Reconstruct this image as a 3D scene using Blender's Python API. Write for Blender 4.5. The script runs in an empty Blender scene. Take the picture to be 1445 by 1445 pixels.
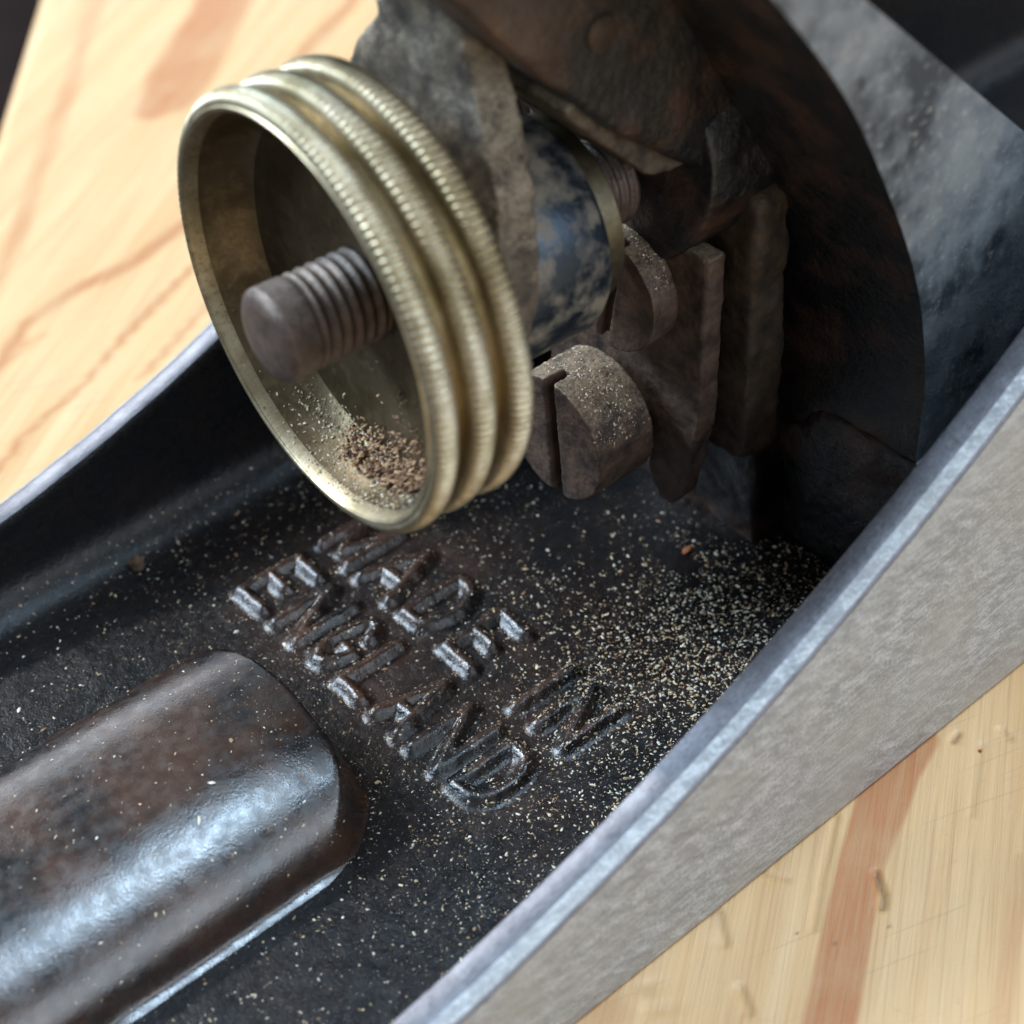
import bpy, bmesh, math, random
import numpy as np
from mathutils import Vector, Matrix, noise
from mathutils.bvhtree import BVHTree

# ------------------------------------------------------------------ camera
MM = 0.001                                   # everything below is written in millimetres
scene = bpy.context.scene
CAM_C = np.array([-67.6, -83.16, 109.74])
FWD = np.array([0.46302953, 0.57758028, -0.67231293])
RIGHT = np.array([0.75619151, -0.65310914, -0.04028476])
DOWN = np.array([-0.4623614, -0.4897443, -0.73917012])
F_PX = 2515.4; PX = 1445.0
cam_d = bpy.data.cameras.new('camera'); cam = bpy.data.objects.new('camera', cam_d)
scene.collection.objects.link(cam); scene.camera = cam
M = Matrix.Identity(4)
for i in range(3):
    M[i][0] = RIGHT[i]; M[i][1] = -DOWN[i]; M[i][2] = -FWD[i]; M[i][3] = CAM_C[i] * MM
cam.matrix_world = M
cam_d.sensor_width = 36.0; cam_d.lens = F_PX / PX * 36.0
cam_d.clip_start = 0.002; cam_d.clip_end = 50
cam_d.dof.use_dof = True
cam_d.dof.focus_distance = 0.137
cam_d.dof.aperture_fstop = cam_d.lens / 2.0
cam_d.dof.aperture_blades = 0

def bench_pt(u, v):                          # a photo pixel as a direction, met with the bench top z = 0
    d = FWD + RIGHT * ((u - 722.5) / F_PX) + DOWN * ((v - 722.5) / F_PX)
    p = CAM_C + d * (-CAM_C[2] / d[2])
    return (p[0], p[1])

# ------------------------------------------------------------------ light
world = bpy.data.worlds.new('World'); scene.world = world; world.use_nodes = True
bg = world.node_tree.nodes['Background']
bg.inputs[0].default_value = (0.86, 0.92, 1.0, 1); bg.inputs[1].default_value = 0.26
def area(name, d, dist, size, power, col, size_y=None):
    l = bpy.data.lights.new(name, 'AREA'); o = bpy.data.objects.new(name, l); scene.collection.objects.link(o)
    d = Vector(d).normalized(); o.location = d * dist
    o.rotation_euler = d.to_track_quat('Z', 'Y').to_euler()
    l.energy = power; l.color = col; l.size = size
    l.shape = 'DISK' if size_y is None else 'RECTANGLE'
    if size_y: l.size_y = size_y
    return o
area('sun_window', (-0.22, 0.72, 0.66), 1.6, 0.08, 10, (1.0, 0.95, 0.88))
area('sky_window_rear', (-0.48, 0.66, 0.58), 1.0, 0.52, 15.5, (0.62, 0.81, 1.0), 0.30)
area('sky_window_roof', (0.28, -0.14, 0.95), 1.0, 0.28, 8.8, (0.58, 0.79, 1.0), 0.36)
area('sky_window_side', (0.20, -0.86, 0.46), 1.0, 1.30, 7.5, (0.78, 0.89, 1.0), 0.60)
area('added_fill_far', (0.28, 0.92, 0.26), 1.0, 0.6, 1.8, (0.86, 0.92, 1.0), 0.24)  # added fill lamp: brightens the boss's left sheen and the wheel
scene.view_settings.view_transform = 'Standard'; scene.view_settings.look = 'None'
scene.view_settings.exposure = 0.18; scene.view_settings.gamma = 1.0
scene.view_settings.use_curve_mapping = False
scene.render.engine = 'CYCLES'

random.seed(7); rng = np.random.default_rng(7)

# ------------------------------------------------------------------ materials
class NT:
    def __init__(s, name):
        s.m = bpy.data.materials.new(name); s.m.use_nodes = True
        s.t = s.m.node_tree; s.n = s.t.nodes; s.b = s.n['Principled BSDF']
        tc = s.n.new('ShaderNodeTexCoord'); mp = s.n.new('ShaderNodeMapping')
        mp.inputs['Scale'].default_value = (1000, 1000, 1000)
        s.t.links.new(tc.outputs['Object'], mp.inputs[0]); s.co = mp.outputs[0]   # coordinates in mm
    def link(s, a, b): s.t.links.new(a, b)
    def put(s, key, v):
        if hasattr(v, 'node'): s.link(v, s.b.inputs[key])
        else: s.b.inputs[key].default_value = v
    def noise(s, scale, detail=4, rough=0.55, vec=None, dist=0.0):
        n = s.n.new('ShaderNodeTexNoise'); n.inputs['Scale'].default_value = scale
        n.inputs['Detail'].default_value = detail; n.inputs['Roughness'].default_value = rough
        n.inputs['Distortion'].default_value = dist
        s.link(vec or s.co, n.inputs['Vector']); return n.outputs['Fac']
    def stretch(s, sc, rot=(0, 0, 0)):
        r = s.n.new('ShaderNodeMapping'); r.inputs['Rotation'].default_value = rot; s.link(s.co, r.inputs[0])
        m = s.n.new('ShaderNodeMapping'); m.inputs['Scale'].default_value = sc; s.link(r.outputs[0], m.inputs[0])
        return m.outputs[0]
    def voronoi(s, scale, feature='F1', vec=None):
        n = s.n.new('ShaderNodeTexVoronoi'); n.feature = feature; n.inputs['Scale'].default_value = scale
        s.link(vec or s.co, n.inputs['Vector']); return n
    def ramp(s, fac, stops, mode='LINEAR'):
        r = s.n.new('ShaderNodeValToRGB'); e = r.color_ramp.elements; r.color_ramp.interpolation = mode
        while len(e) < len(stops): e.new(0.5)
        for el, (p, c) in zip(e, stops):
            el.position = p
            el.color = (c, c, c, 1) if isinstance(c, (int, float)) else (*c, 1)
        s.link(fac, r.inputs[0]); return r.outputs[0]
    def mix(s, fac, a, b, mode='MIX'):
        n = s.n.new('ShaderNodeMix'); n.data_type = 'RGBA'; n.blend_type = mode
        for k, v in ((0, fac), (6, a), (7, b)):
            if hasattr(v, 'node'): s.link(v, n.inputs[k])
            elif k == 0: n.inputs[k].default_value = v
            else: n.inputs[k].default_value = (*v, 1)
        return n.outputs[2]
    def math(s, op, a, b=None, clamp=False):
        n = s.n.new('ShaderNodeMath'); n.operation = op; n.use_clamp = clamp
        for inp, v in zip(n.inputs, (a, b)):
            if v is None: continue
            if hasattr(v, 'node'): s.link(v, inp)
            else: inp.default_value = v
        return n.outputs[0]
    def attr(s, name, out='Fac'):
        n = s.n.new('ShaderNodeAttribute'); n.attribute_name = name; return n.outputs[out]
    def bump(s, h, dist_mm, strength=1.0, prev=None):
        n = s.n.new('ShaderNodeBump'); n.inputs['Distance'].default_value = dist_mm * MM
        n.inputs['Strength'].default_value = strength; s.link(h, n.inputs['Height'])
        if prev is not None: s.link(prev, n.inputs['Normal'])
        return n.outputs[0]

def mat_japan(name, rust=0.5, rough=0.24, bumpy=1.0, spec=0.85, fine_b=None, gloss=False, brown=(0.070, 0.033, 0.020)):
    t = NT(name)
    pat = t.noise(0.16, 5, 0.62)
    wear = t.ramp(pat, [(0.47 - 0.12 * rust, 0.0), (0.70 - 0.1 * rust, 1.0)])
    wear2 = t.math('MULTIPLY', wear, t.attr('wear'))
    fine = t.noise(2.2, 4, 0.6)
    col = t.mix(wear2, (0.0045, 0.005, 0.006), brown)
    col = t.mix(t.ramp(fine, [(0.58, 0.0), (0.78, 0.5)]), col, (0.025, 0.017, 0.013))
    t.put('Base Color', col)
    rg = t.ramp(t.noise(0.9, 3), [(0.3, rough), (0.75, rough + 0.22)])
    if gloss:                                # the paint round the lettering is rubbed glossy
        gl = t.attr('gloss')
        t.put('Roughness', t.math('SUBTRACT', rg, t.math('MULTIPLY', gl, 0.05)))
        t.put('Specular IOR Level', t.math('ADD', t.math('MULTIPLY', gl, 0.66), spec))
    else:
        t.put('Roughness', rg); t.put('Specular IOR Level', spec)
    h = t.noise(1.5, 5, 0.62); h2 = t.noise(5.0, 3, 0.6)
    n1 = t.bump(h, 0.16 * bumpy, 1.0); t.put('Normal', t.bump(h2, 0.05 * (bumpy if fine_b is None else fine_b), 1.0, n1))
    return t.m

def mat_iron_side():                         # ground cheek: dull mottled grey iron
    t = NT('ground_iron')
    v = t.stretch((0.55, 1, 1.3), (0, math.radians(-25), 0))
    a = t.noise(0.9, 6, 0.68, v); b = t.noise(0.12, 3, 0.5); c = t.noise(3.5, 4, 0.75)
    gl = t.noise(1.0, 3, 0.6, t.stretch((0.12, 1, 5.0), (0, math.radians(6), 0)))
    k = t.mix(0.25, t.mix(0.5, a, c), gl)
    col = t.ramp(k, [(0.30, (0.12, 0.124, 0.13)), (0.48, (0.30, 0.312, 0.325)), (0.60, (0.56, 0.575, 0.59))])
    col = t.mix(t.ramp(b, [(0.42, 0.0), (0.66, 0.55)]), col, (0.37, 0.365, 0.35))
    t.put('Base Color', col); t.put('Metallic', 0.4)
    t.put('Roughness', t.ramp(a, [(0.3, 0.42), (0.7, 0.60)]))
    n1 = t.bump(a, 0.018, 1.0); n2 = t.bump(gl, 0.012, 1.0, n1); t.put('Normal', t.bump(c, 0.014, 1.0, n2))
    return t.m

def mat_iron_top():                          # cheek edges: smoother, with scratches along the edge
    t = NT('worn_edge_iron')
    v = t.stretch((0.25, 6, 6)); s = t.noise(1.0, 3, 0.6, v); a = t.noise(0.5, 5, 0.6); p = t.noise(3.0, 4, 0.7)
    col = t.ramp(t.mix(0.5, s, a), [(0.3, (0.10, 0.098, 0.108)), (0.65, (0.22, 0.215, 0.235))])
    col = t.mix(t.ramp(p, [(0.62, 0.0), (0.72, 0.8)]), col, (0.12, 0.09, 0.065))
    t.put('Base Color', col); t.put('Metallic', 0.85)
    t.put('Roughness', t.ramp(s, [(0.3, 0.38), (0.7, 0.52)]))
    n1 = t.bump(s, 0.02, 1.0); t.put('Normal', t.bump(p, 0.035, 1.0, n1))
    return t.m

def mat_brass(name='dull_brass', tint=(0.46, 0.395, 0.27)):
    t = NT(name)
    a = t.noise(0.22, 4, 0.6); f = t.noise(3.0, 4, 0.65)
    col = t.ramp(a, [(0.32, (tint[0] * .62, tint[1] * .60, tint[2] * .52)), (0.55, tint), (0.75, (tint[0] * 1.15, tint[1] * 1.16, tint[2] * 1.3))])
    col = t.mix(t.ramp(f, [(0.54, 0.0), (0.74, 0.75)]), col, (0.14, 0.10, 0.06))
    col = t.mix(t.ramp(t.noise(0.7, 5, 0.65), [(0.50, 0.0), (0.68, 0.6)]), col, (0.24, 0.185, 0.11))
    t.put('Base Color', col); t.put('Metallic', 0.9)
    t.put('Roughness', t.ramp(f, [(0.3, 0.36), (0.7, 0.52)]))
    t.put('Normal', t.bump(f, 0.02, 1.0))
    return t.m

def mat_rust(name, dark=(0.036, 0.024, 0.019), mid=(0.125, 0.074, 0.050), dust=(0.36, 0.28, 0.19), dust_amt=0.4, metallic=0.25, rough=0.62):
    t = NT(name)
    a = t.noise(0.55, 5, 0.62); f = t.noise(4.5, 4, 0.7)
    col = t.ramp(a, [(0.34, dark), (0.66, mid)])
    geo = t.n.new('ShaderNodeNewGeometry'); sp = t.n.new('ShaderNodeSeparateXYZ'); t.link(geo.outputs['Normal'], sp.inputs[0])
    up = t.math('ADD', t.math('MULTIPLY', sp.outputs[2], 0.33), 0.36)            # fine dust settles on what faces up
    g = t.math('MULTIPLY', t.math('ADD', f, t.math('MULTIPLY', a, 0.6)), up)
    col = t.mix(t.ramp(g, [(0.46 - 0.14 * dust_amt, 0.0), (0.66 - 0.1 * dust_amt, min(1.0, 0.5 + dust_amt * .5))]), col, dust)
    t.put('Base Color', col); t.put('Metallic', metallic); t.put('Roughness', rough)
    n1 = t.bump(a, 0.12, 1.0); t.put('Normal', t.bump(f, 0.06, 1.0, n1))
    return t.m

def mat_frog_side():  # worn frog side, with the sky's pale blue light put into the colour
    t = NT('frog_worn_skylit')
    a = t.noise(0.20, 5, 0.6); f = t.noise(1.6, 5, 0.7)
    col = t.ramp(a, [(0.36, (0.035, 0.045, 0.055)), (0.50, (0.14, 0.16, 0.18)), (0.66, (0.23, 0.25, 0.26))])
    col = t.mix(t.ramp(f, [(0.58, 0.0), (0.70, 0.55)]), col, (0.42, 0.40, 0.34))
    t.put('Base Color', col); t.put('Metallic', 0.3); t.put('Roughness', 0.48)
    t.put('Normal', t.bump(f, 0.06, 1.0))
    return t.m

def mat_sky_sheen_steel():  # dark steel under dust; the sky's blue reflection is put into its colour
    t = NT('dusty_sky_sheen_steel')
    a = t.noise(0.38, 6, 0.62); f = t.noise(3.0, 4, 0.65)
    d = t.ramp(a, [(0.44, 0.0), (0.64, 0.8)])
    col = t.mix(d, (0.035, 0.048, 0.066), (0.24, 0.20, 0.145))
    t.put('Base Color', col); t.put('Metallic', t.math('SUBTRACT', 0.7, t.math('MULTIPLY', d, 0.7), True))
    t.put('Roughness', t.ramp(d, [(0, 0.30), (1, 0.8)])); t.put('Normal', t.bump(f, 0.04, 1.0))
    return t.m

def mat_wood():
    t = NT('pine_board')
    g = t.attr('grain'); gr = t.attr('spot')
    ang = math.radians(-32)
    v = t.stretch((0.05, 1.2, 1), (0, 0, ang)); fine = t.noise(1.6, 5, 0.62, v, 0.3)
    v2 = t.stretch((0.02, 0.30, 1), (0, 0, ang)); broad = t.noise(1.0, 4, 0.55, v2, 0.4)
    mott = t.noise(0.10, 5, 0.6); pore = t.noise(7.0, 3, 0.7)
    col = t.ramp(broad, [(0.30, (0.53, 0.295, 0.12)), (0.55, (0.61, 0.375, 0.175)), (0.75, (0.66, 0.435, 0.23))])
    late = t.math('ADD', g, t.math('MULTIPLY', t.math('SUBTRACT', fine, 0.5), 0.35))
    col = t.mix(t.ramp(late, [(0.18, 0.0), (0.80, 1.0)]), col, (0.40, 0.145, 0.045))
    col = t.mix(t.ramp(fine, [(0.36, 0.22), (0.62, 0.0)]), col, (0.50, 0.31, 0.15))
    col = t.mix(t.ramp(mott, [(0.48, 0.0), (0.70, 0.45)]), col, (0.52, 0.33, 0.16))
    ln = t.noise(1.0, 4, 0.7, t.stretch((0.035, 3.2, 1), (0, 0, math.radians(-35))), 0.2)
    col = t.mix(t.ramp(ln, [(0.50, 0.0), (0.66, 0.5)]), col, (0.40, 0.22, 0.10))
    sc = t.noise(1.0, 2, 0.5, t.stretch((0.05, 1.6, 1), (0, 0, math.radians(18))))
    scr = t.ramp(sc, [(0.66, 0.0), (0.70, 1.0)])
    col = t.mix(t.math('MULTIPLY', scr, 0.25), col, (0.33, 0.22, 0.13))
    col = t.mix(t.ramp(t.noise(0.55, 5, 0.7), [(0.60, 0.0), (0.76, 0.35)]), col, (0.36, 0.24, 0.14))
    col = t.mix(gr, col, (0.07, 0.04, 0.022))
    t.put('Base Color', col)
    t.put('Roughness', t.ramp(fine, [(0.3, 0.36), (0.7, 0.55)])); t.put('Specular IOR Level', 0.5)
    n1 = t.bump(fine, 0.06, 0.8); n2 = t.bump(ln, 0.05, 0.8, n1); t.put('Normal', t.bump(pore, 0.03, 0.8, n2))
    return t.m

def mat_flat(name, col, rough=0.7, var=0.0):
    t = NT(name)
    if var:
        t.put('Base Color', t.ramp(t.noise(0.02, 4), [(0.3, tuple(c * (1 - var) for c in col)), (0.7, tuple(c * (1 + var) for c in col))]))
    else: t.put('Base Color', (*col, 1))
    t.put('Roughness', rough); return t.m

def mat_specks():
    t = NT('sawdust_grains')
    t.put('Base Color', t.attr('tint', 'Color')); t.put('Roughness', 0.65); t.put('Specular IOR Level', 0.4); return t.m

JAPAN = mat_japan('black_japanning', 0.8, 0.19, 0.5, 0.34, 1.05, True)
JAPAN_BOSS = mat_japan('brown_worn_japanning', 0.9, 0.18, 0.05, 1.0, 0.45, False, (0.042, 0.019, 0.011))
FROGBLACK = mat_japan('frog_japanning', -0.1, 0.28, 0.9, 0.6)
IRON = mat_iron_side(); EDGE = mat_iron_top(); BRASS = mat_brass()
BRASS_IN = mat_brass('shaded_grimy_brass', (0.15, 0.115, 0.07))  # cup interior: its shade is put into the colour, besides the grime
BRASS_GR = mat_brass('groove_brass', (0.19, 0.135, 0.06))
BRASS_DK = mat_brass('tarnished_brass', (0.15, 0.13, 0.085))
RUST = mat_rust('dusty_rusted_steel'); RUSTY_RIB = mat_rust('rusted_casting', (0.022, 0.016, 0.012), (0.075, 0.045, 0.024), (0.13, 0.085, 0.045), 0.25)
YOKE_M = mat_rust('dust_caked_steel', (0.035, 0.027, 0.02), (0.13, 0.10, 0.07), (0.40, 0.33, 0.235), 1.0, 0.1, 0.8)
STUD_M = mat_rust('grey_steel_thread', (0.06, 0.04, 0.032), (0.15, 0.105, 0.085), (0.26, 0.23, 0.20), 0.4, 0.45, 0.5)
FROGSIDE = mat_frog_side(); SKY_SHEEN = mat_sky_sheen_steel(); WOOD = mat_wood(); SPECK = mat_specks()

# ------------------------------------------------------------------ mesh helpers
def add_obj(name, verts, faces, mats, parent=None, face_mat=None, smooth=True, angle=40, attrs=None):
    me = bpy.data.meshes.new(name)
    v = np.asarray(verts, float) * MM
    me.from_pydata(v.tolist(), [], [tuple(int(i) for i in f) for f in faces])
    mats = mats if isinstance(mats, (list, tuple)) else [mats]
    for m in mats: me.materials.append(m)
    if face_mat is not None: me.polygons.foreach_set('material_index', np.asarray(face_mat, dtype=np.int32))
    if 'wear' not in (attrs or {}):
        attrs = dict(attrs or {}); attrs['wear'] = np.ones(len(v))
    for k, a in attrs.items():
        at = me.attributes.new(k, 'FLOAT', 'POINT'); at.data.foreach_set('value', np.asarray(a, dtype=np.float32))
    if smooth:
        me.polygons.foreach_set('use_smooth', [True] * len(me.polygons))
        if angle: me.set_sharp_from_angle(angle=math.radians(angle))
    me.update()
    o = bpy.data.objects.new(name, me); scene.collection.objects.link(o)
    if parent is not None: o.parent = parent
    return o

def from_bm(name, bm, mat, parent, angle=40):
    bmesh.ops.recalc_face_normals(bm, faces=bm.faces)
    bm.verts.index_update()
    o = add_obj(name, [v.co[:] for v in bm.verts], [[v.index for v in f.verts] for f in bm.faces], mat, parent, angle=angle)
    bm.free(); return o

def grid_faces(n, m, wrap=False):
    i, j = np.meshgrid(np.arange(n - 1), np.arange(m if wrap else m - 1), indexing='ij')
    j2 = (j + 1) % m
    return np.stack([i * m + j, (i + 1) * m + j, (i + 1) * m + j2, i * m + j2], -1).reshape(-1, 4)

def lathe_x(name, profile, mat, parent, seg=96, y=0, z=0, knurl=None, angle=35, closed=False):
    """profile: (x, r[, knurl weight]) turned about the axis y, z."""
    th = np.linspace(0, 2 * np.pi, seg, endpoint=False)
    V = []
    for p in profile:
        r = np.full(seg, p[1], float)
        if knurl and len(p) > 2: r = r + p[2] * knurl[1] * np.cos(knurl[0] * th + 0.35 * np.sin(9 * th))
        V.append(np.stack([np.full(seg, p[0]), y + r * np.cos(th), z + r * np.sin(th)], -1))
    if closed: V.append(V[0])
    V = np.concatenate(V)
    F = grid_faces(len(profile) + (1 if closed else 0), seg, True).tolist()
    return add_obj(name, V, F, mat, parent, angle=angle)

def extrude_poly(name, poly, axis, a, b, mat, parent, bevel=0.4, segs=2, angle=40, tilt=None):
    """closed 2-D outline pushed from a to b along axis ('X': poly is (y, z); 'Y': poly is (x, z))."""
    bm = bmesh.new()
    def P(p, t): return (t, p[0], p[1]) if axis == 'X' else (p[0], t, p[1])
    v0 = [bm.verts.new(P(p, a)) for p in poly]; v1 = [bm.verts.new(P(p, b)) for p in poly]
    n = len(poly); caps = [bm.faces.new(v0), bm.faces.new(v1[::-1])]
    for i in range(n): bm.faces.new((v0[i], v1[i], v1[(i + 1) % n], v0[(i + 1) % n]))
    if bevel:
        ed = [e for f in caps for e in f.edges]
        bmesh.ops.bevel(bm, geom=list(set(ed)), offset=bevel, segments=segs, affect='EDGES', profile=0.5, clamp_overlap=True)
    if tilt:
        for v in bm.verts: v.co = tilt(v.co)
    return from_bm(name, bm, mat, parent, angle)

def round_poly(pts, r, n=5):
    out = []
    N = len(pts)
    for i in range(N):
        p0, p1, p2 = (Vector(pts[(i + k) % N]) for k in (-1, 0, 1))
        rr = r[i] if isinstance(r, (list, tuple)) else r
        a = (p0 - p1); b = (p2 - p1); q = min(rr, a.length * .45, b.length * .45)
        s = p1 + a.normalized() * q; e = p1 + b.normalized() * q
        for k in range(n + 1):
            t = k / n; out.append(tuple(s * (1 - t) ** 2 + p1 * 2 * t * (1 - t) + e * t ** 2))
    return out

def organic(o, voxel=.3, amp=.15, freq=.5, amp2=.05, smooth=3):
    """turn a plain part into a cast or corroded one: voxel skin, softened edges, lumpy surface."""
    md = o.modifiers.new('skin', 'REMESH'); md.mode = 'VOXEL'; md.voxel_size = voxel * MM; md.use_smooth_shade = True
    if smooth:
        sm = o.modifiers.new('soft', 'SMOOTH'); sm.iterations = smooth; sm.factor = .5
    dg = bpy.context.evaluated_depsgraph_get(); me = bpy.data.meshes.new_from_object(o.evaluated_get(dg))
    o.modifiers.clear(); old = o.data; mats = list(old.materials); o.data = me
    me.materials.clear()
    for m_ in mats: me.materials.append(m_)
    n = len(me.vertices); co = np.empty(n * 3); me.vertices.foreach_get('co', co); co = co.reshape(-1, 3)
    nr = np.empty(n * 3); me.vertex_normals.foreach_get('vector', nr); nr = nr.reshape(-1, 3)
    d = np.array([amp * noise.noise(Vector(c * (1000 * freq))) + amp2 * noise.noise(Vector(c * (1000 * freq * 4.3))) for c in co])
    co = co + nr * (d * MM)[:, None]; me.vertices.foreach_set('co', co.reshape(-1))
    if 'wear' not in me.attributes:
        at = me.attributes.new('wear', 'FLOAT', 'POINT'); at.data.foreach_set('value', np.ones(n, dtype=np.float32))
    me.polygons.foreach_set('use_smooth', [True] * len(me.polygons)); me.update(); me.name = o.name
    bpy.data.meshes.remove(old); return o

def smoothstep(a, b, x):
    t = np.clip((x - a) / (b - a), 0, 1); return t * t * (3 - 2 * t)

def seg_dist(px, py, pts):
    d = np.full(px.shape, 1e9)
    for (x0, y0), (x1, y1) in zip(pts[:-1], pts[1:]):
        dx, dy = x1 - x0, y1 - y0; L = dx * dx + dy * dy + 1e-12
        t = np.clip(((px - x0) * dx + (py - y0) * dy) / L, 0, 1)
        d = np.minimum(d, np.hypot(px - x0 - t * dx, py - y0 - t * dy))
    return d

def vnoise(x, y, s, seed=0.0):               # cheap array noise from a lattice
    r = np.random.default_rng(int(seed * 100) + 11).random((257, 257))
    u = x * s + 128; v = y * s + 128
    i = np.floor(u).astype(int); j = np.floor(v).astype(int); fu = u - i; fv = v - j
    fu = fu * fu * (3 - 2 * fu); fv = fv * fv * (3 - 2 * fv)
    g = lambda a, b: r[a % 257, b % 257]
    return (g(i, j) * (1 - fu) + g(i + 1, j) * fu) * (1 - fv) + (g(i, j + 1) * (1 - fu) + g(i + 1, j + 1) * fu) * fv - 0.5

# ------------------------------------------------------------------ bench board and the dark floor below
UD = np.array([0.612, 0.791]); VD = np.array([-0.791, 0.612]); EDGE_V = 60.2
def lines(*spans):
    out = []
    for a, b, s in spans: out += list(np.arange(a, b, s))
    return np.array(out + [spans[-1][1]])
us = lines((-420, -80, 20), (-80, -62, 1.5), (-62, -8, 0.2), (-8, 150, 1.2), (150, 480, 15))
vs = lines((-420, -60, 20), (-60, -45, 1.2), (-45, -12, 0.2), (-12, EDGE_V - 2.4, 1.2))
UU, VV = np.meshgrid(us, vs, indexing='ij')
BX = UU * UD[0] + VV * VD[0]; BY = UU * UD[1] + VV * VD[1]
grain = np.zeros(BX.shape)
def band(px, w, amt, soft=0.5):
    pts = [bench_pt(*p) for p in px]
    d = seg_dist(BX, BY, pts) + vnoise(BX, BY, 0.12, 3) * w * 0.5
    np.maximum(grain, amt * (1 - smoothstep(w * (1 - soft), w * (1 + soft), d)), out=grain)
band([(1290, 1040), (1262, 1085), (1215, 1215), (1172, 1445), (1150, 1600)], 1.7, 0.80, 0.22)
band([(1445, 1215), (1425, 1310), (1412, 1445), (1400, 1600)], 0.9, 0.38, 0.6)
band([(1400, 1010), (1330, 1210), (1290, 1445)], 0.35, 0.22, 0.9)
band([(860, 1430), (840, 1460)], 1.6, 0.5, 0.8)
band([(150, -40), (137, 0), (112, 75), (95, 130), (75, 187), (52, 250), (25, 324), (0, 385), (-40, 460)], 1.3, 0.55, 0.7)
band([(62, 0), (22, 100), (0, 170), (-40, 260)], 0.9, 0.35, 0.8)
band([(95, -10), (40, 120), (10, 215), (-20, 270)], 0.8, 0.25, 0.9)
band([(300, 285), (258, 318), (187, 371), (112, 405), (37, 455), (0, 511), (-60, 570)], 1.05, 0.75, 0.6)
band([(330, 330), (274, 374), (187, 461), (112, 548), (37, 610), (0, 660), (-60, 720)], 0.65, 0.75, 0.6)
band([(320, 400), (293, 430), (243, 485), (200, 530)], 0.6, 0.6, 0.7)
band([(60, 470), (20, 500), (-20, 540)], 0.8, 0.5, 0.7)
band([(330, -60), (290, 20), (250, 90), (215, 155)], 3.0, 0.85, 0.35)
band([(345, -20), (300, 60), (245, 145)], 3.0, 0.72, 0.4)
band([(530, -60), (490, 10), (430, 70), (395, 120)], 1.3, 0.7, 0.6)
band([(585, -30), (545, 40), (500, 110)], 1.0, 0.65, 0.6)
# the rest of the board carries gentle cathedral lines that keep off the places above
far = np.minimum(1, np.maximum(0, (np.hypot(BX - 15, BY - 5) - 175) / 60))
ring = np.abs(((VV + 14 * vnoise(UU, VV, 0.012, 5)) / 13.0) % 1 - 0.5) * 2
grain = np.maximum(grain, far * 0.6 * smoothstep(0.6, 0.95, ring))
zz = 0.10 * vnoise(BX, BY, 0.09, 1) + 0.03 * vnoise(BX, BY, 0.5, 2)
zz = zz * 0.5 - 0.06
spot = np.zeros(BX.shape)
gouges = [([(1236, 1232), (1247, 1262), (1244, 1280)], .34, .35), ([(1044, 1395), (1056, 1425)], .45, .22), ([(1012, 1285), (1022, 1330)], .4, .2),
          ([(1352, 1035), (1345, 1045)], .3, .3), ([(1180, 1150), (1160, 1240), (1148, 1310)], .3, .14), ([(1386, 1050), (1372, 1150)], .3, .10),
          ([(1412, 1030), (1424, 1042)], .35, .18), ([(905, 1390), (935, 1425)], .45, .2), ([(1075, 1228), (1110, 1240)], .35, .12)]
for px, w, dep in gouges:
    d = seg_dist(BX, BY, [bench_pt(*p) for p in px]) + .25 * w * vnoise(BX, BY, 1.8, 22)
    zz -= dep * (1 - smoothstep(0, w * 1.6, d)); spot = np.maximum(spot, (0.4 if dep > .25 else .12) * (1 - smoothstep(w * .2, w, d)))
for px, r in [((1255, 1306), .22), ((1178, 1331), .25), ((1290, 1081), .16), ((1124, 1317), .2)]:
    x, y = bench_pt(*px); d = np.hypot(BX - x, (BY - y) * 1.4) + .15 * vnoise(BX, BY, 2.5, 21)
    spot = np.maximum(spot, 0.8 * (1 - smoothstep(0.05, r, d)))
nu, nv = len(us), len(vs)
top = np.stack([BX, BY, zz], -1).reshape(-1, 3)
V = [top]; F = grid_faces(nu, nv).tolist()
F = [f[::-1] for f in F]
# rounded front arris, then the board's edge down to its underside
prevbase = (np.arange(nu) * nv + nv - 1).tolist(); base = len(top)
for dv, z in ((0.9, -0.25), (1.7, -0.8), (2.2, -1.6), (2.4, -2.6), (2.4, -30.0)):
    p = us[:, None] * UD[None] + (EDGE_V - 2.4 + dv) * VD[None]
    V.append(np.concatenate([p, np.full((nu, 1), z)], 1))
    cur = list(range(base, base + nu)); base += nu
    F += [[prevbase[i], prevbase[i + 1], cur[i + 1], cur[i]][::-1] for i in range(nu - 1)]
    prevbase = cur
# underside closing face
c = []
for u, v in ((us[0], vs[0]), (us[-1], vs[0])):
    c.append([*(u * UD + v * VD), -30.0])
V.append(np.array(c)); F.append([prevbase[0], prevbase[-1], base + 1, base])
npts = sum(len(v) for v in V)
pad = lambda a: np.concatenate([a.reshape(-1), np.zeros(npts - a.size)])
bench = add_obj('bench_top', np.concatenate(V), F, WOOD, None, angle=50, attrs={'grain': pad(grain), 'spot': pad(spot)})
bench['kind'] = 'structure'; bench['label'] = 'pale pine bench board with orange brown grain bands and small dents'

g = 2500.0
fl = add_obj('floor', [(-g, -g, -760), (g, -g, -760), (g, g, -760), (-g, g, -760)], [(0, 1, 2, 3)], mat_flat('dark_floor_boards', (0.035, 0.018, 0.016), 0.7, 0.3), None, smooth=False)
fl['kind'] = 'structure'; fl['label'] = 'dark brown floor far below the bench edge'

# ------------------------------------------------------------------ the hand plane
plane = bpy.data.objects.new('hand_plane', None); scene.collection.objects.link(plane)
plane.empty_display_size = 0.02
plane['label'] = 'old black japanned iron bench plane with brass adjusting wheel, lying on pine board'
plane['category'] = 'hand plane'

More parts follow.
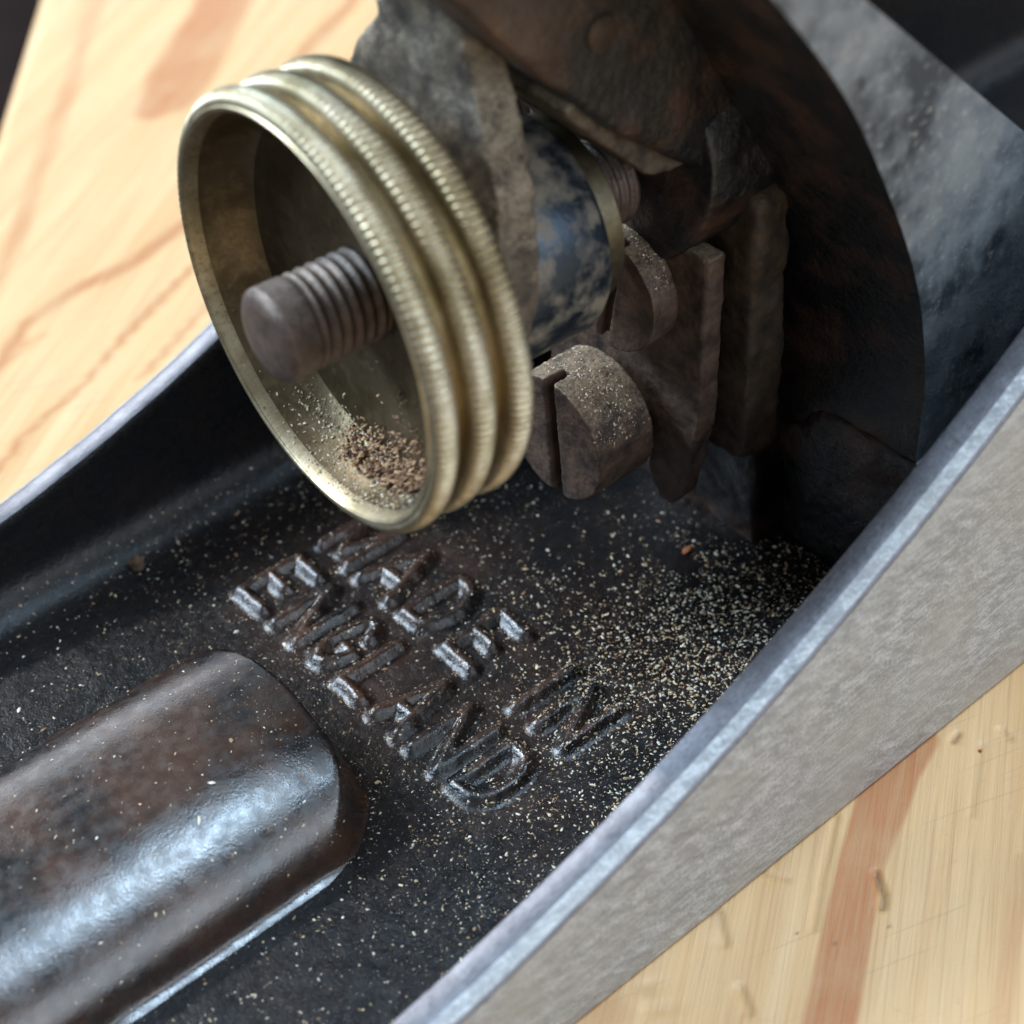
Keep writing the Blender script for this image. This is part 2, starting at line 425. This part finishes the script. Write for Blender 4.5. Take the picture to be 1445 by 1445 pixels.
W, T, ZF = 32.0, 3.0, 3.2
def h_raw(x): return 22.86 + .4886 * x + .0044 * x * x
def cheek_h(x):
    if x < -55: return h_raw(-55)
    if x <= 28: return h_raw(x)
    if x <= 52:
        t = (x - 28) / 24; a, m = h_raw(28), (.4886 + .0088 * 28) * 24; b = 49.0
        return (2*t**3 - 3*t*t + 1) * a + (t**3 - 2*t*t + t) * m + (-2*t**3 + 3*t*t) * b
    t = min(1, (x - 52) / 68); return 14 + (49 - 14) * (0.5 + 0.5 * math.cos(math.pi * t))

def floor_noise(x, y): return 0.10 * vnoise(x, y, 0.35, 8) + 0.07 * vnoise(x, y, 1.1, 9)

xs = lines((-100, -60, 2.5), (-60, 32, 0.5), (32, 132, 2.0))
ybot = W - T
def half_section(h):
    """outer bottom -> outer top -> inner top -> inner wall -> floor fillet, as (y, z, material)."""
    S = [(W - .5, 0.02, 0), (W - .12, .12, 0), (W, .5, 0)]
    for k in range(1, 6): S.append((W, .5 + (h - 1.05 - .5) * k / 5, 0))
    S += [(W - .05, h - .86, 1), (W - .22, h - .70, 1), (W - 1.05, h - .08, 1), (W - 1.35, h, 1), (W - T + .55, h + .02, 1), (W - T + .16, h - .14, 1), (W - T, h - .5, 2)]
    r = 3.4; zc = ZF + r; zt = h - 1.2
    for k in range(0, 6): S.append((W - T - 0.25 * k / 5 * 1.0, zt + (max(zc, ZF + 2.0) - zt) * k / 5, 2))
    for k in range(1, 8):
        a = math.pi / 2 * k / 7; S.append((W - T - .25 - r * (1 - math.cos(a)), zc - r * math.sin(a), 2))
    return S
hs0 = half_section(20); nh = len(hs0); yfl = hs0[-1][0]
mid = np.linspace(yfl, -yfl, 98)[1:-1]
rows = []; wears = []
for x in xs:
    h = cheek_h(x); S = half_section(h)
    L = [(y, z) for y, z, _ in S]
    row = L + [(y, ZF) for y in mid] + [(-y, z) for y, z in reversed(L)]
    rows.append([(x, y, z) for y, z in row])
B = np.array(rows); m = B.shape[1]
sel = (B[:, :, 2] < ZF + 3.5) & (np.abs(B[:, :, 1]) < ybot - .1)
B[:, :, 2] += np.where(sel, floor_noise(B[:, :, 0], B[:, :, 1]), 0)
edge_sel = np.zeros(m, bool); edge_sel[nh - 21:nh - 13] = True; edge_sel[m - nh + 13:m - nh + 21] = True
B[:, :, 2] += np.where(edge_sel[None, :] & (B[:, :, 2] > 5), 0.10 * vnoise(B[:, :, 0], B[:, :, 1], 0.6, 4), 0)
Vb = B.reshape(-1, 3); Fb = grid_faces(len(xs), m)[:, ::-1].tolist()
mt = [s[2] for s in hs0]
rowm = []
for j in range(m - 1):
    if j < nh - 1: rowm.append(max(mt[j], mt[j + 1]) if mt[j + 1] != 1 or mt[j] != 0 else 1)
    elif j >= m - nh: k = m - 1 - j; rowm.append(max(mt[k], mt[k - 1]) if not (mt[k] == 1 and mt[k - 1] == 0) else 1)
    else: rowm.append(2)
k_ = min(range(nh), key=lambda q: abs(hs0[q][0] - (W - .22)) + abs(hs0[q][1] - (20 - .70)))
rowm[k_] = rowm[m - 2 - k_] = 0                              # the dull chamfer outside the bright edge
fm = np.tile(rowm, len(xs) - 1).tolist()
n0 = len(Vb)
for i in (0, len(xs) - 1):                                   # close heel and toe
    Fb.append([i * m + j for j in (reversed(range(m)) if i else range(m))]); fm.append(0)
Fb += [[(i + 1) * m, (i + 1) * m + m - 1, i * m + m - 1, i * m] for i in range(len(xs) - 1)]; fm += [0] * (len(xs) - 1)
wear = 0.12 + 0.6 * np.exp(-((Vb[:, 0] + 10) / 11) ** 2) * np.exp(-((Vb[:, 1]) / 20) ** 2)
def text_mask(x, y): return np.exp(-np.maximum(np.abs(x + 10.2) - 8.5, 0) ** 2 / 6) * np.exp(-np.maximum(np.abs(y - .6) - 16.5, 0) ** 2 / 6)
tm = text_mask(Vb[:, 0], Vb[:, 1]) * (Vb[:, 2] < ZF + 2)
wear = np.maximum(wear * .5, .35 * tm)
body = add_obj('body', Vb, Fb, [IRON, EDGE, JAPAN], plane, face_mat=fm, angle=32, attrs={'wear': wear, 'gloss': tm * .5})
body['label'] = 'cast iron body with ground grey cheeks and black japanned floor'
floor_top = lambda x, y: ZF + floor_noise(np.asarray(x, float), np.asarray(y, float))

# raised cast letters, each a soft low relief of its own
def arc(cx, cy, rx, ry, a0, a1, n=9):
    return [(cx + rx * math.cos(math.radians(a0 + (a1 - a0) * k / n)), cy + ry * math.sin(math.radians(a0 + (a1 - a0) * k / n))) for k in range(n + 1)]
FONT = {
    'M': [[(0, 0), (.02, 1), (.5, .12), (.98, 1), (1, 0)]],
    'A': [[(0, 0), (.5, 1), (1, 0)], [(.2, .33), (.8, .33)]],
    'D': [[(0, 0), (0, 1), (.4, 1)] + arc(.4, .5, .6, .5, 90, -90) + [(0, 0)]],
    'E': [[(1, 0), (0, 0), (0, 1), (1, 1)], [(0, .5), (.75, .5)]],
    'I': [[(0.5, 0), (0.5, 1)]],
    'N': [[(0, 0), (0, 1), (1, 0), (1, 1)]],
    'G': [arc(.5, .5, .5, .5, 35, 325) + [(1, .42), (.6, .42)]],
    'L': [[(0, 1), (0, 0), (1, 0)]],
}
EX, TL, TG, TW, TC = -18.33, 7.3, 1.3, 32.9, 0.6
def relief(ch, f0, f1, xb):
    w = (f1 - f0) * TW - 1.3; hgt = TL - 1.5
    y0 = TC + TW / 2 - f0 * TW - .6; xb = xb + .62
    st = .15
    a = np.arange(-2.1, w + 2.1 + st, st); b = np.arange(-2.1, hgt + 2.1 + st, st)
    A, Bb = np.meshgrid(a, b, indexing='ij')
    d = np.full(A.shape, 1e9)
    for s in FONT[ch]: d = np.minimum(d, seg_dist(A, Bb, [(p[0] * w, p[1] * hgt) for p in s]))
    X = xb + Bb; Y = y0 - A
    d = d + 0.18 * vnoise(X, Y, 0.9, 6) + .06 * vnoise(X, Y, 2.4, 7)
    H = 0.80 * np.exp(-(np.maximum(d - .10, 0) / .56) ** 2) + 0.06 * vnoise(X, Y, 1.6, 5) * (d < .7) - 0.015
    Z = floor_top(X, Y) + H
    keep = d < 1.6
    idx = -np.ones(A.shape, int); idx[keep] = np.arange(keep.sum())
    q = np.stack([idx[:-1, :-1], idx[:-1, 1:], idx[1:, 1:], idx[1:, :-1]], -1).reshape(-1, 4)
    q = q[(q >= 0).all(1)]
    up = np.clip(H / .8, 0, 1); tmk = text_mask(X, Y)
    o = add_obj('raised_letter', np.stack([X[keep], Y[keep], Z[keep]], -1), q[:, ::-1].tolist(), JAPAN, body, angle=None,
                attrs={'wear': (tmk * .35 + up * .65)[keep], 'gloss': (tmk * .5 + up * .5)[keep]})
    n = o.data.polygons[0].normal
    if n.z < 0: o.data.flip_normals()
    o['label'] = 'raised cast letter ' + ch
for ch, f0, f1 in zip('ENGLAND', (0, .155, .30, .43, .57, .715, .87), (.135, .285, .415, .55, .70, .85, 1.0)): relief(ch, f0, f1, EX)
for ch, f0, f1 in zip('MADEIN', (0, .17, .355, .52, .775, .865), (.155, .33, .485, .655, .84, 1.0)): relief(ch, f0, f1, EX + TL + TG)

# long crowned boss the handle is bolted to
def boss_h(X, Y):
    y = np.abs(Y + .2); hw = 11.9
    side = 6.3 * np.clip(1 - (y / hw) ** 2.3, 0, 1) ** .55
    xe = -23.2 - 4.2 * (y / 11.5) ** 4 - .4 * vnoise(X, Y, .25, 31)
    end = smoothstep(1.2, -1.2, X - xe)
    foot = .6 * np.exp(-np.maximum(y - hw, 0) / .7) * end
    return side * end + foot - .16, xe
bx = lines((-98, -60, 1.2), (-60, -20.5, .3)); by = np.arange(-14.4, 14.41, .24)
X, Y = np.meshgrid(bx, by, indexing='ij'); H, sd = boss_h(X, Y)
Z = ZF + .03 + H + 0.03 * vnoise(X, Y, .2, 12) + .02 * vnoise(X, Y, 1.3, 13)
Z = np.where(H < .25, np.minimum(Z, floor_top(X, Y) + H), Z)
o = add_obj('handle_boss', np.stack([X, Y, Z], -1).reshape(-1, 3), [f[::-1] for f in grid_faces(len(bx), len(by)).tolist()], JAPAN_BOSS, body, angle=None)
if o.data.polygons[10].normal.z < 0: o.data.flip_normals()
o['label'] = 'glossy brown black raised boss with rounded end'

# frog seat: low rib across the floor with a square block in its middle
seat = round_poly([(-27, 1), (-27, 15.5), (-23, 18.5), (-12, 18.5), (-9.5, 14), (9.5, 14), (12, 18.5), (23, 18.5), (27, 15.5), (27, 1)], 1.6)
o = extrude_poly('frog_seat_rib', seat, 'X', 21.5, 38, FROGBLACK, body, .8, 3); organic(o, .4, .35, .25, .12)
blk = round_poly([(-9.2, 1), (-8.6, 15), (-6.6, 17.6), (6.6, 17.6), (8.6, 15), (9.2, 1)], 1.8)
o = extrude_poly('frog_seat_block', blk, 'X', 18.2, 30, FROGBLACK, body, 1.0, 3); organic(o, .35, .5, .3, .15, 5)

# ---- frog
rear = [(22, 14.2), (21.6, 20), (21.3, 27), (18.6, 37), (13.2, 48.0), (7.4, 57.2), (-3, 69.5), (-8, 75)]
bed = [(-5.0, 78.0), (8.0, 61.6), (28.8, 44.6), (66, 14.2)]
def cr(pts, n=6):                                             # Catmull-Rom through the rear curve
    out = []; P = [np.array(p, float) for p in pts]; P = [2 * P[0] - P[1]] + P + [2 * P[-1] - P[-2]]
    for i in range(1, len(P) - 2):
        for k in range(n):
            t = k / n; a, b, c_, d = P[i - 1:i + 3]
            out.append(tuple(.5 * ((2 * b) + (-a + c_) * t + (2 * a - 5 * b + 4 * c_ - d) * t * t + (-a + 3 * b - 3 * c_ + d) * t ** 3)))
    out.append(tuple(P[-2])); return out
poly = cr(rear) + bed
bm = bmesh.new(); Ya, Yb = -22.0, 22.0
v0 = [bm.verts.new((p[0], Ya, p[1])) for p in poly]; v1 = [bm.verts.new((p[0], Yb, p[1])) for p in poly]
caps = [bm.faces.new(v0), bm.faces.new(v1[::-1])]
for i in range(len(poly)): bm.faces.new((v0[i], v1[i], v1[(i + 1) % len(poly)], v0[(i + 1) % len(poly)]))
bmesh.ops.bevel(bm, geom=list({e for f in caps for e in f.edges}), offset=.9, segments=3, affect='EDGES', profile=.5)
bmesh.ops.recalc_face_normals(bm, faces=bm.faces); bm.verts.index_update(); bm.normal_update()
fmat = [1 if abs(f.normal.y) > .55 else 0 for f in bm.faces]
frog = add_obj('frog', [v.co[:] for v in bm.verts], [[v.index for v in f.verts] for f in bm.faces], [FROGBLACK, FROGSIDE], plane, face_mat=fmat, angle=40)
bm.free(); frog['label'] = 'sloping iron frog, dark hollow back and worn side tinted with blue grey sky light'

hp = [(-13, 66.5), (-4, 56.4), (3.2, 49), (10.5, 43.6), (17, 40.5), (21, 40), (17, 48), (8, 60), (-4, 72)]
for ya, yb in ((-8.6, -3.4), (3.4, 8.6)):
    o = extrude_poly('lever_housing', round_poly(hp, 1.5, 4), 'Y', ya, yb, FROGBLACK, frog, 1.1, 3); organic(o, .4, .25, .2, .06, 5)
pin = lathe_x('pivot_pin', [(-9.05, 0.01), (-9.05, .9), (-8.9, 1.2), (-8.4, 1.3), (8.4, 1.3), (8.9, 1.2), (9.05, .9), (9.05, .01)], RUSTY_RIB, frog, 32)
pin.data.transform(Matrix.Rotation(math.radians(90), 4, 'Z')); pin.data.transform(Matrix.Translation((1.2 * MM, 0, 57.4 * MM)))
# half round boss for the stud with a dusty shelf on top
bp_ = [(9.8 * math.cos(math.radians(a)), 42.6 + 9.8 * math.sin(math.radians(a))) for a in range(0, 360, 8)]
o = extrude_poly('stud_boss', bp_, 'X', 10.6, 24, FROGBLACK, frog, 2.2, 4); organic(o, .4, .4, .25, .1, 4)
o = extrude_poly('slot_web', round_poly([(-0.8, 51.8), (7.4, 43.6), (12, 43.2), (3.6, 54.2)], .5), 'Y', -7.2, 3.3, YOKE_M, frog, .5, 2); organic(o, .3, .2, .4, .06, 16)
o = extrude_poly('centre_rib', round_poly([(-10.6, 15.2), (-10.6, 40), (10.6, 40), (10.6, 15.2)], 1.2), 'X', 14.6, 18.4, RUSTY_RIB, frog, 1.0, 3); organic(o, .4, .5, .3, .15, 3)

# ---- clip plate (fork over the adjusting screw) and its screw
cl = [(-9.3, 36), (-9.0, 20.5), (-7.4, 12.2), (-6.2, 10.4), (-4.8, 10.2), (-3.6, 11.6), (-3.2, 17)] + \
     [(3.2 * math.cos(math.radians(a)), 18 + 3.2 * math.sin(math.radians(a))) for a in range(170, 9, -20)] + \
     [(3.2, 17), (3.6, 11.6), (4.8, 10.2), (6.2, 10.4), (7.4, 12.2), (9.0, 20.5), (9.3, 36)]
o = extrude_poly('clip_plate', cl, 'X', 11.0, 13.0, RUST, plane, .3, 2); organic(o, .22, .15, .5, .08, 2)
o['label'] = 'rusty forked plate behind the slotted screw head'

def slotted_head(name, x0, x1, R, y, z, slot_w, slot_d, ang, mat, dome=0.0, neck=None):
    bm = bmesh.new()
    def disc(xa, xb, rot, poly, bev):
        b2 = bmesh.new()
        va = [b2.verts.new((xa, *p)) for p in poly]; vb = [b2.verts.new((xb, *p)) for p in poly]
        n = len(poly); c0 = b2.faces.new(va); b2.faces.new(vb[::-1])
        for i in range(n): b2.faces.new((va[i], vb[i], vb[(i + 1) % n], va[(i + 1) % n]))
        if bev: bmesh.ops.bevel(b2, geom=list(c0.edges), offset=bev, segments=3, affect='EDGES', profile=.5)
        me = bpy.data.meshes.new('t'); b2.to_mesh(me); b2.free(); bm.from_mesh(me); bpy.data.meshes.remove(me)
    circ = [(R * math.cos(t), R * math.sin(t)) for t in np.linspace(0, 2 * np.pi, 64, endpoint=False)]
    disc(x0 + slot_d, x1, 0, circ, 0)
    a0 = math.asin(slot_w / 2 / R)
    for s in (0, math.pi):
        half = [(R * math.cos(t + s - math.pi / 2 + 0), R * math.sin(t + s - math.pi / 2)) for t in np.linspace(math.pi / 2 - (math.pi / 2 - a0), math.pi / 2 + (math.pi / 2 - a0), 30)]
        disc(x0, x0 + slot_d + .002, 0, half, .35)
    if neck:
        r, xb = neck; disc(x1 - .01, xb, 0, [(r * math.cos(t), r * math.sin(t)) for t in np.linspace(0, 2 * np.pi, 40, endpoint=False)], 0)
    c_, s_ = math.cos(ang), math.sin(ang)
    for v in bm.verts:
        rr = math.hypot(v.co.y, v.co.z)
        if v.co.x < x0 + slot_d * .5: v.co.x += dome * (rr / R) ** 2
        jit = .015 * noise.noise(Vector((v.co.x, v.co.y, v.co.z)) * 1.3)
        yy, z2 = v.co.y * (1 + jit), v.co.z * (1 + jit)
        v.co.y = y + yy * c_ - z2 * s_; v.co.z = z + yy * s_ + z2 * c_
    return organic(from_bm(name, bm, mat, plane, 35), .14, .06, .6, .05, 1)
# halves lie either side of a slot along local z
o = slotted_head('frog_adjusting_screw', 3.5, 9.6, 5.6, 0.1, 17.9, 1.0, 2.3, math.radians(-4), RUST, .25, (2.9, 19))
o['label'] = 'large rusty slotted screw head with sawdust on top'
o = slotted_head('clip_screw', 7.9, 11.02, 4.9, -1.6, 30.6, 0.9, 1.6, math.radians(10), RUST, .5)
o['label'] = 'smaller dusty slotted screw above the large one'

# ---- brass adjusting wheel
WX, WZ, WR = -18.1, 40.3, 15.7
cup = [(5.4, 3.35), (5.3, 11.2), (4.9, 12.9), (4.0, 13.7), (1.2, 14.25), (.35, 14.45), (.05, 14.62), (.0, 14.8), (.2, 14.95), (1.2, 14.65), (7.9, 14.55), (8.1, 14.1), (8.1, 12.5), (8.1, 7.2), (8.4, 6.2), (9.2, 5.9), (12.6, 5.9)]
wheel = lathe_x('adjusting_wheel', [(WX + a, r) for a, r in cup], BRASS, plane, 160, 0, WZ)
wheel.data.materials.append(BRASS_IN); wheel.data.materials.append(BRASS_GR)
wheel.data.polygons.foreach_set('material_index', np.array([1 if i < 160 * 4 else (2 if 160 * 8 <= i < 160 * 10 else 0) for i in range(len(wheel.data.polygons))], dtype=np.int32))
wheel['label'] = 'hollow dull brass wheel with three knurled rims'
NK = 168; seg = NK * 6
for k in range(3):
    c0 = 1.1 + 2.95 * k; hw = .98
    prof = []
    for a in np.linspace(-95, 95, 13):
        s, co = math.sin(math.radians(a)), math.cos(math.radians(a))
        prof.append((WX + c0 + hw * s, WR - 1.1 + 1.1 * max(co, 0) ** .6 if co > 0 else WR - 1.2, max(0, co) ** .7))
    o = lathe_x('knurled_rim', prof, BRASS, wheel, seg, 0, WZ, knurl=(NK, .15), angle=None)
lathe_x('wheel_flange', [(-5.4, 5.6), (-5.4, 8.0), (-5.1, 8.5), (-4.6, 8.7), (1.6, 8.6), (2.2, 8.2), (2.4, 7.4), (2.4, 3.4)], SKY_SHEEN, wheel, 96, 0, WZ - .6)
lathe_x('stud_collar', [(2.3, 3.2), (2.4, 6.6), (2.8, 7.1), (4.3, 7.1), (4.7, 6.6), (4.8, 5.0)], BRASS_DK, wheel, 80, 0, WZ - .6)

# threaded stud
seg = 72; pitch = .88; xs_ = np.arange(0, 30, .13); th = np.linspace(0, 2 * np.pi, seg, endpoint=False)
XX, TH = np.meshgrid(xs_, th, indexing='ij')
tw = np.abs(((XX / pitch + TH / (2 * np.pi)) % 1) - .5) * 2
R = 3.38 - .26 * (1 - smoothstep(.15, .95, tw)) * smoothstep(2.3, 3.4, XX)
R = np.where(XX < .75, 3.38 - .75 * (1 - XX / .75) ** 2, R); R = np.where(XX < .01, 2.2, R)
V = np.stack([WX - 2.6 + XX, R * np.cos(TH), WZ + R * np.sin(TH)], -1).reshape(-1, 3)
F = grid_faces(len(xs_), seg, True).tolist(); n = len(V)
V = np.concatenate([V, [[WX - 2.75, 0, WZ]]]); F += [[n, (j + 1) % seg, j] for j in range(seg)]
stud = add_obj('threaded_stud', V, F, STUD_M, plane, angle=50)
stud['label'] = 'grey threaded steel stud through the brass wheel'
# dark disc on the wheel's web beside the stud, painting a key notch's shade
o = lathe_x('web_hole_disc', [(WX + 5.2, 0.02), (WX + 5.2, 1.0), (WX + 5.18, 1.2), (WX + 5.5, 1.25)], mat_flat('recess_shade', (.01, .008, .006), .9), wheel, 24, -2.6, WZ + 4.1)

# the wheel sits a little askew on its stud
piv = Vector(((WX + 5) * MM, 0, WZ * MM))
rotm = Matrix.Translation(piv) @ Matrix.Rotation(math.radians(-3), 4, 'Z') @ Matrix.Translation(-piv)
for ob in [wheel] + list(wheel.children) + [stud]: ob.data.transform(rotm); ob.data.update()

# ---- yoke lever: a forked plate straddling the wheel's neck
yk = [(-3.6, 66), (-3.8, 57.5), (-6.0, 53.6), (-8.4, 48.5), (-9.4, 42), (-9.0, 35.8), (-7.8, 33.4), (-6.6, 33.6), (-6.1, 36.8)] + \
     [(6.1 * math.cos(math.radians(a)), 40.2 + 6.1 * math.sin(math.radians(a))) for a in range(180, -1, -20)] + \
     [(6.1, 36.8), (7.0, 33.4), (8.8, 32.6), (10.2, 35.5), (10.8, 41.5), (10.0, 48), (7.2, 53.6), (4.4, 57), (4.2, 66)]
def yt(co):
    z = co.z; co.x += 0.16 * (z - 40) * (1 if z > 40 else .3) + 0.4 * noise.noise(co * .35); return co
o = extrude_poly('yoke_lever', round_poly(yk, .9, 3), 'X', -8.8, -5.5, YOKE_M, plane, .8, 3, tilt=yt); organic(o, .28, .30, .3, .06, 8)
o['label'] = 'forked steel lever caked in pale dust behind the wheel'

# ------------------------------------------------------------------ sawdust, settled where a falling grain would land
bpy.context.view_layer.update()
allv = []; allf = []; off = 0
for ob in [plane] + list(plane.children_recursive):
    if ob.type != 'MESH': continue
    me = ob.data; n = len(me.vertices); a = np.empty(n * 3); me.vertices.foreach_get('co', a)
    a = a.reshape(-1, 3) * 1000
    allv += a.tolist(); allf += [[i + off for i in p.vertices] for p in me.polygons]; off += n
tree = BVHTree.FromPolygons([Vector(v) for v in allv], allf)

class Dust:
    def __init__(s): s.v = []; s.f = []; s.c = []
    def grain(s, p, nrm, size, col, long=1.0):
        q = Vector(nrm).to_track_quat('Z', 'Y').to_matrix() @ Matrix.Rotation(random.uniform(0, 6.28), 3, 'Z') @ Matrix.Rotation(random.uniform(-.5, .5), 3, 'X')
        a, b, c_ = size * long, size * random.uniform(.45, .9), size * random.uniform(.25, .6)
        n = len(s.v); k = random.choice((4, 5)); r0 = random.uniform(0, 6.28)
        pts = [(a * math.cos(r0 + t * 6.28 / k) * random.uniform(.7, 1.2), b * math.sin(r0 + t * 6.28 / k) * random.uniform(.7, 1.2), random.uniform(-.2, .3) * c_) for t in range(k)]
        pts += [(random.uniform(-.3, .3) * a, 0, c_), (0, 0, -c_ * .6)]
        for t in pts: s.v.append(tuple(Vector(p) + q @ Vector(t) + Vector(nrm) * c_ * .3)); s.c.append((*col, 1))
        for t in range(k): s.f += [(n + t, n + (t + 1) % k, n + k), (n + (t + 1) % k, n + t, n + k + 1)]
    def build(s, name, label):
        o = add_obj(name, s.v, s.f, SPECK, None, smooth=False)
        at = o.data.color_attributes.new('tint', 'FLOAT_COLOR', 'POINT')
        at.data.foreach_set('color', np.array(s.c, dtype=np.float32).reshape(-1))
        o['kind'] = 'stuff'; o['label'] = label; o['category'] = 'sawdust'; return o

COLS = [(.64, .54, .38), (.70, .62, .48), (.50, .36, .21), (.74, .68, .56), (.40, .24, .13), (.62, .50, .33), (.30, .17, .09)]
def pick(): c_ = random.choice(COLS); k = random.uniform(.7, 1.1); return tuple(min(.8, x * k) for x in c_)
def drop(x, y, z=58.0):
    return tree.ray_cast(Vector((x, y, z)), Vector((0, 0, -1)))
D = Dust()
def scatter(n, sample, smin, smax, ztop=58.0, minz=.35, power=2.6, zmin=0):
    k = 0
    for _ in range(n * 4):
        if k >= n: break
        x, y = sample()
        loc, nr, i, d = drop(x, y, ztop)
        if loc is None or nr.z < minz or loc.z < zmin: continue
        s = smin + (smax - smin) * random.random() ** power
        D.grain(loc, nr, s, pick(), (random.uniform(2, 4) if s < .07 and random.random() < .08 else random.choice((1, 1, 1.2, 1.5)))); k += 1
U = random.uniform; N = random.gauss
scatter(8000, lambda: (U(-24, 21), U(-28.5, 28.5)), .022, .15, 22, power=3.6)
scatter(3500, lambda: (U(-58, -24), U(-28.5, 28.5)), .022, .15, 6.2, power=3.6)
def clump():
    while True:
        x, y = N(6, 9), N(-17, 8)
        if -28.6 < y < 10 and -25 < x < 21: return x, y
scatter(4200, clump, .025, .20, 12, power=3.2)
scatter(1800, lambda: (N(-8, 13), U(-28, -8)), .03, .14, 12)
scatter(300, lambda: (U(-55, -22), U(-11, 11)), .05, .13, 22)
scatter(7000, lambda: (U(-30, 21), 28.5 - 57 * random.random() ** .7), .016, .055, 14, power=1.6)
scatter(1500, clump, .08, .2, 12, power=3)
scatter(110, lambda: (U(-50, 8), U(-28, 28)), .14, .28, 20, power=2)
scatter(900, lambda: (U(-9, -3), U(-12, 12)), .06, .22, 62, zmin=32)
scatter(700, lambda: (U(4.4, 13), U(-6, 6)), .04, .14, 27, zmin=12)
scatter(250, lambda: (U(9, 11.2), U(-6, 4)), .05, .13, 36, zmin=24)
scatter(900, lambda: (U(8.4, 12.5), U(-10.4, 10.4)), .06, .22, 54, zmin=38)
scatter(350, lambda: (U(-3, 8), U(-9, 9)), .05, .15, 52, zmin=38)
# loose heap lying inside the wheel
cnt = 0
for _ in range(9000):
    if cnt > 2300: break
    a = math.radians(N(-104, 21)); x = WX + U(.6, 5.2) if random.random() < .5 else WX + N(4.0, .9)
    p0 = Vector((x, 0, WZ)); dr = Vector((0, math.cos(a), math.sin(a)))
    loc, nr, i, d = tree.ray_cast(p0 + dr * 5, dr)
    if loc is None or d > 11: continue
    core = abs(math.degrees(a) + 104 - (x - WX - 4) * 2) < 24 and abs(x - WX - 4.0) < 1.5
    if core and random.random() < .42 + .5 * math.sin(math.degrees(a) * .25 + x) ** 2: col = random.choice([(.24, .13, .06), (.32, .19, .10), (.40, .25, .13), (.10, .05, .03), (.16, .08, .04)]); s = U(.10, .34); lift = U(0, .5)
    else: col = pick(); s = .05 + .12 * random.random() ** 2; lift = 0
    D.grain(loc - dr * lift, -dr, s, col, random.choice((1, 1.4))); cnt += 1
D.build('sawdust', 'fine pale sawdust scattered over the black japanned iron')

# ------------------------------------------------------------------ a few larger crumbs
def crumb(name, p, size, col, label, cat, squash=(1, .7, .5), seed=1):
    bm = bmesh.new(); bmesh.ops.create_icosphere(bm, subdivisions=3, radius=1)
    for v in bm.verts:
        k = 1 + .45 * noise.noise(v.co * 1.6 + Vector((seed, 0, 0))) + .2 * noise.noise(v.co * 4 + Vector((0, seed, 0)))
        v.co = Vector((v.co.x * squash[0], v.co.y * squash[1], v.co.z * squash[2])) * k * size + Vector(p)
    o = from_bm(name, bm, mat_rust(name + '_stuff', tuple(c * .5 for c in col), col, tuple(min(.8, c * 1.4) for c in col), .5, 0, .8), None, 60)
    o['label'] = label; o['category'] = cat; return o
loc = drop(-22.6, 25.4, 12)[0]
crumb('dirt_crumb', loc + Vector((0, 0, .3)), .75, (.10, .06, .035), 'brown dirt crumb at the foot of the cheek behind the wheel', 'crumb', (1, .8, .9), 3)
loc = drop(13.6, -5.8, 12)[0]
crumb('rust_flake', loc + Vector((0, 0, .1)), .45, (.22, .07, .03), 'small red rust flake on the black floor below the screws', 'flake', (1.2, .7, .35), 5)
loc = drop(8.6, -20.6, 64)[0]
crumb('wood_chip', loc + Vector((-.2, 0, .1)), .8, (.62, .53, .36), 'pale wood chip on the upper edge of the frog', 'wood chip', (1.8, .8, .35), 8)
x, y = bench_pt(1384, 1059)
crumb('orange_speck', (x, y, .0), .16, (.65, .12, .02), 'tiny orange speck on the pine board beside the plane', 'speck', (1, .8, .6), 9)
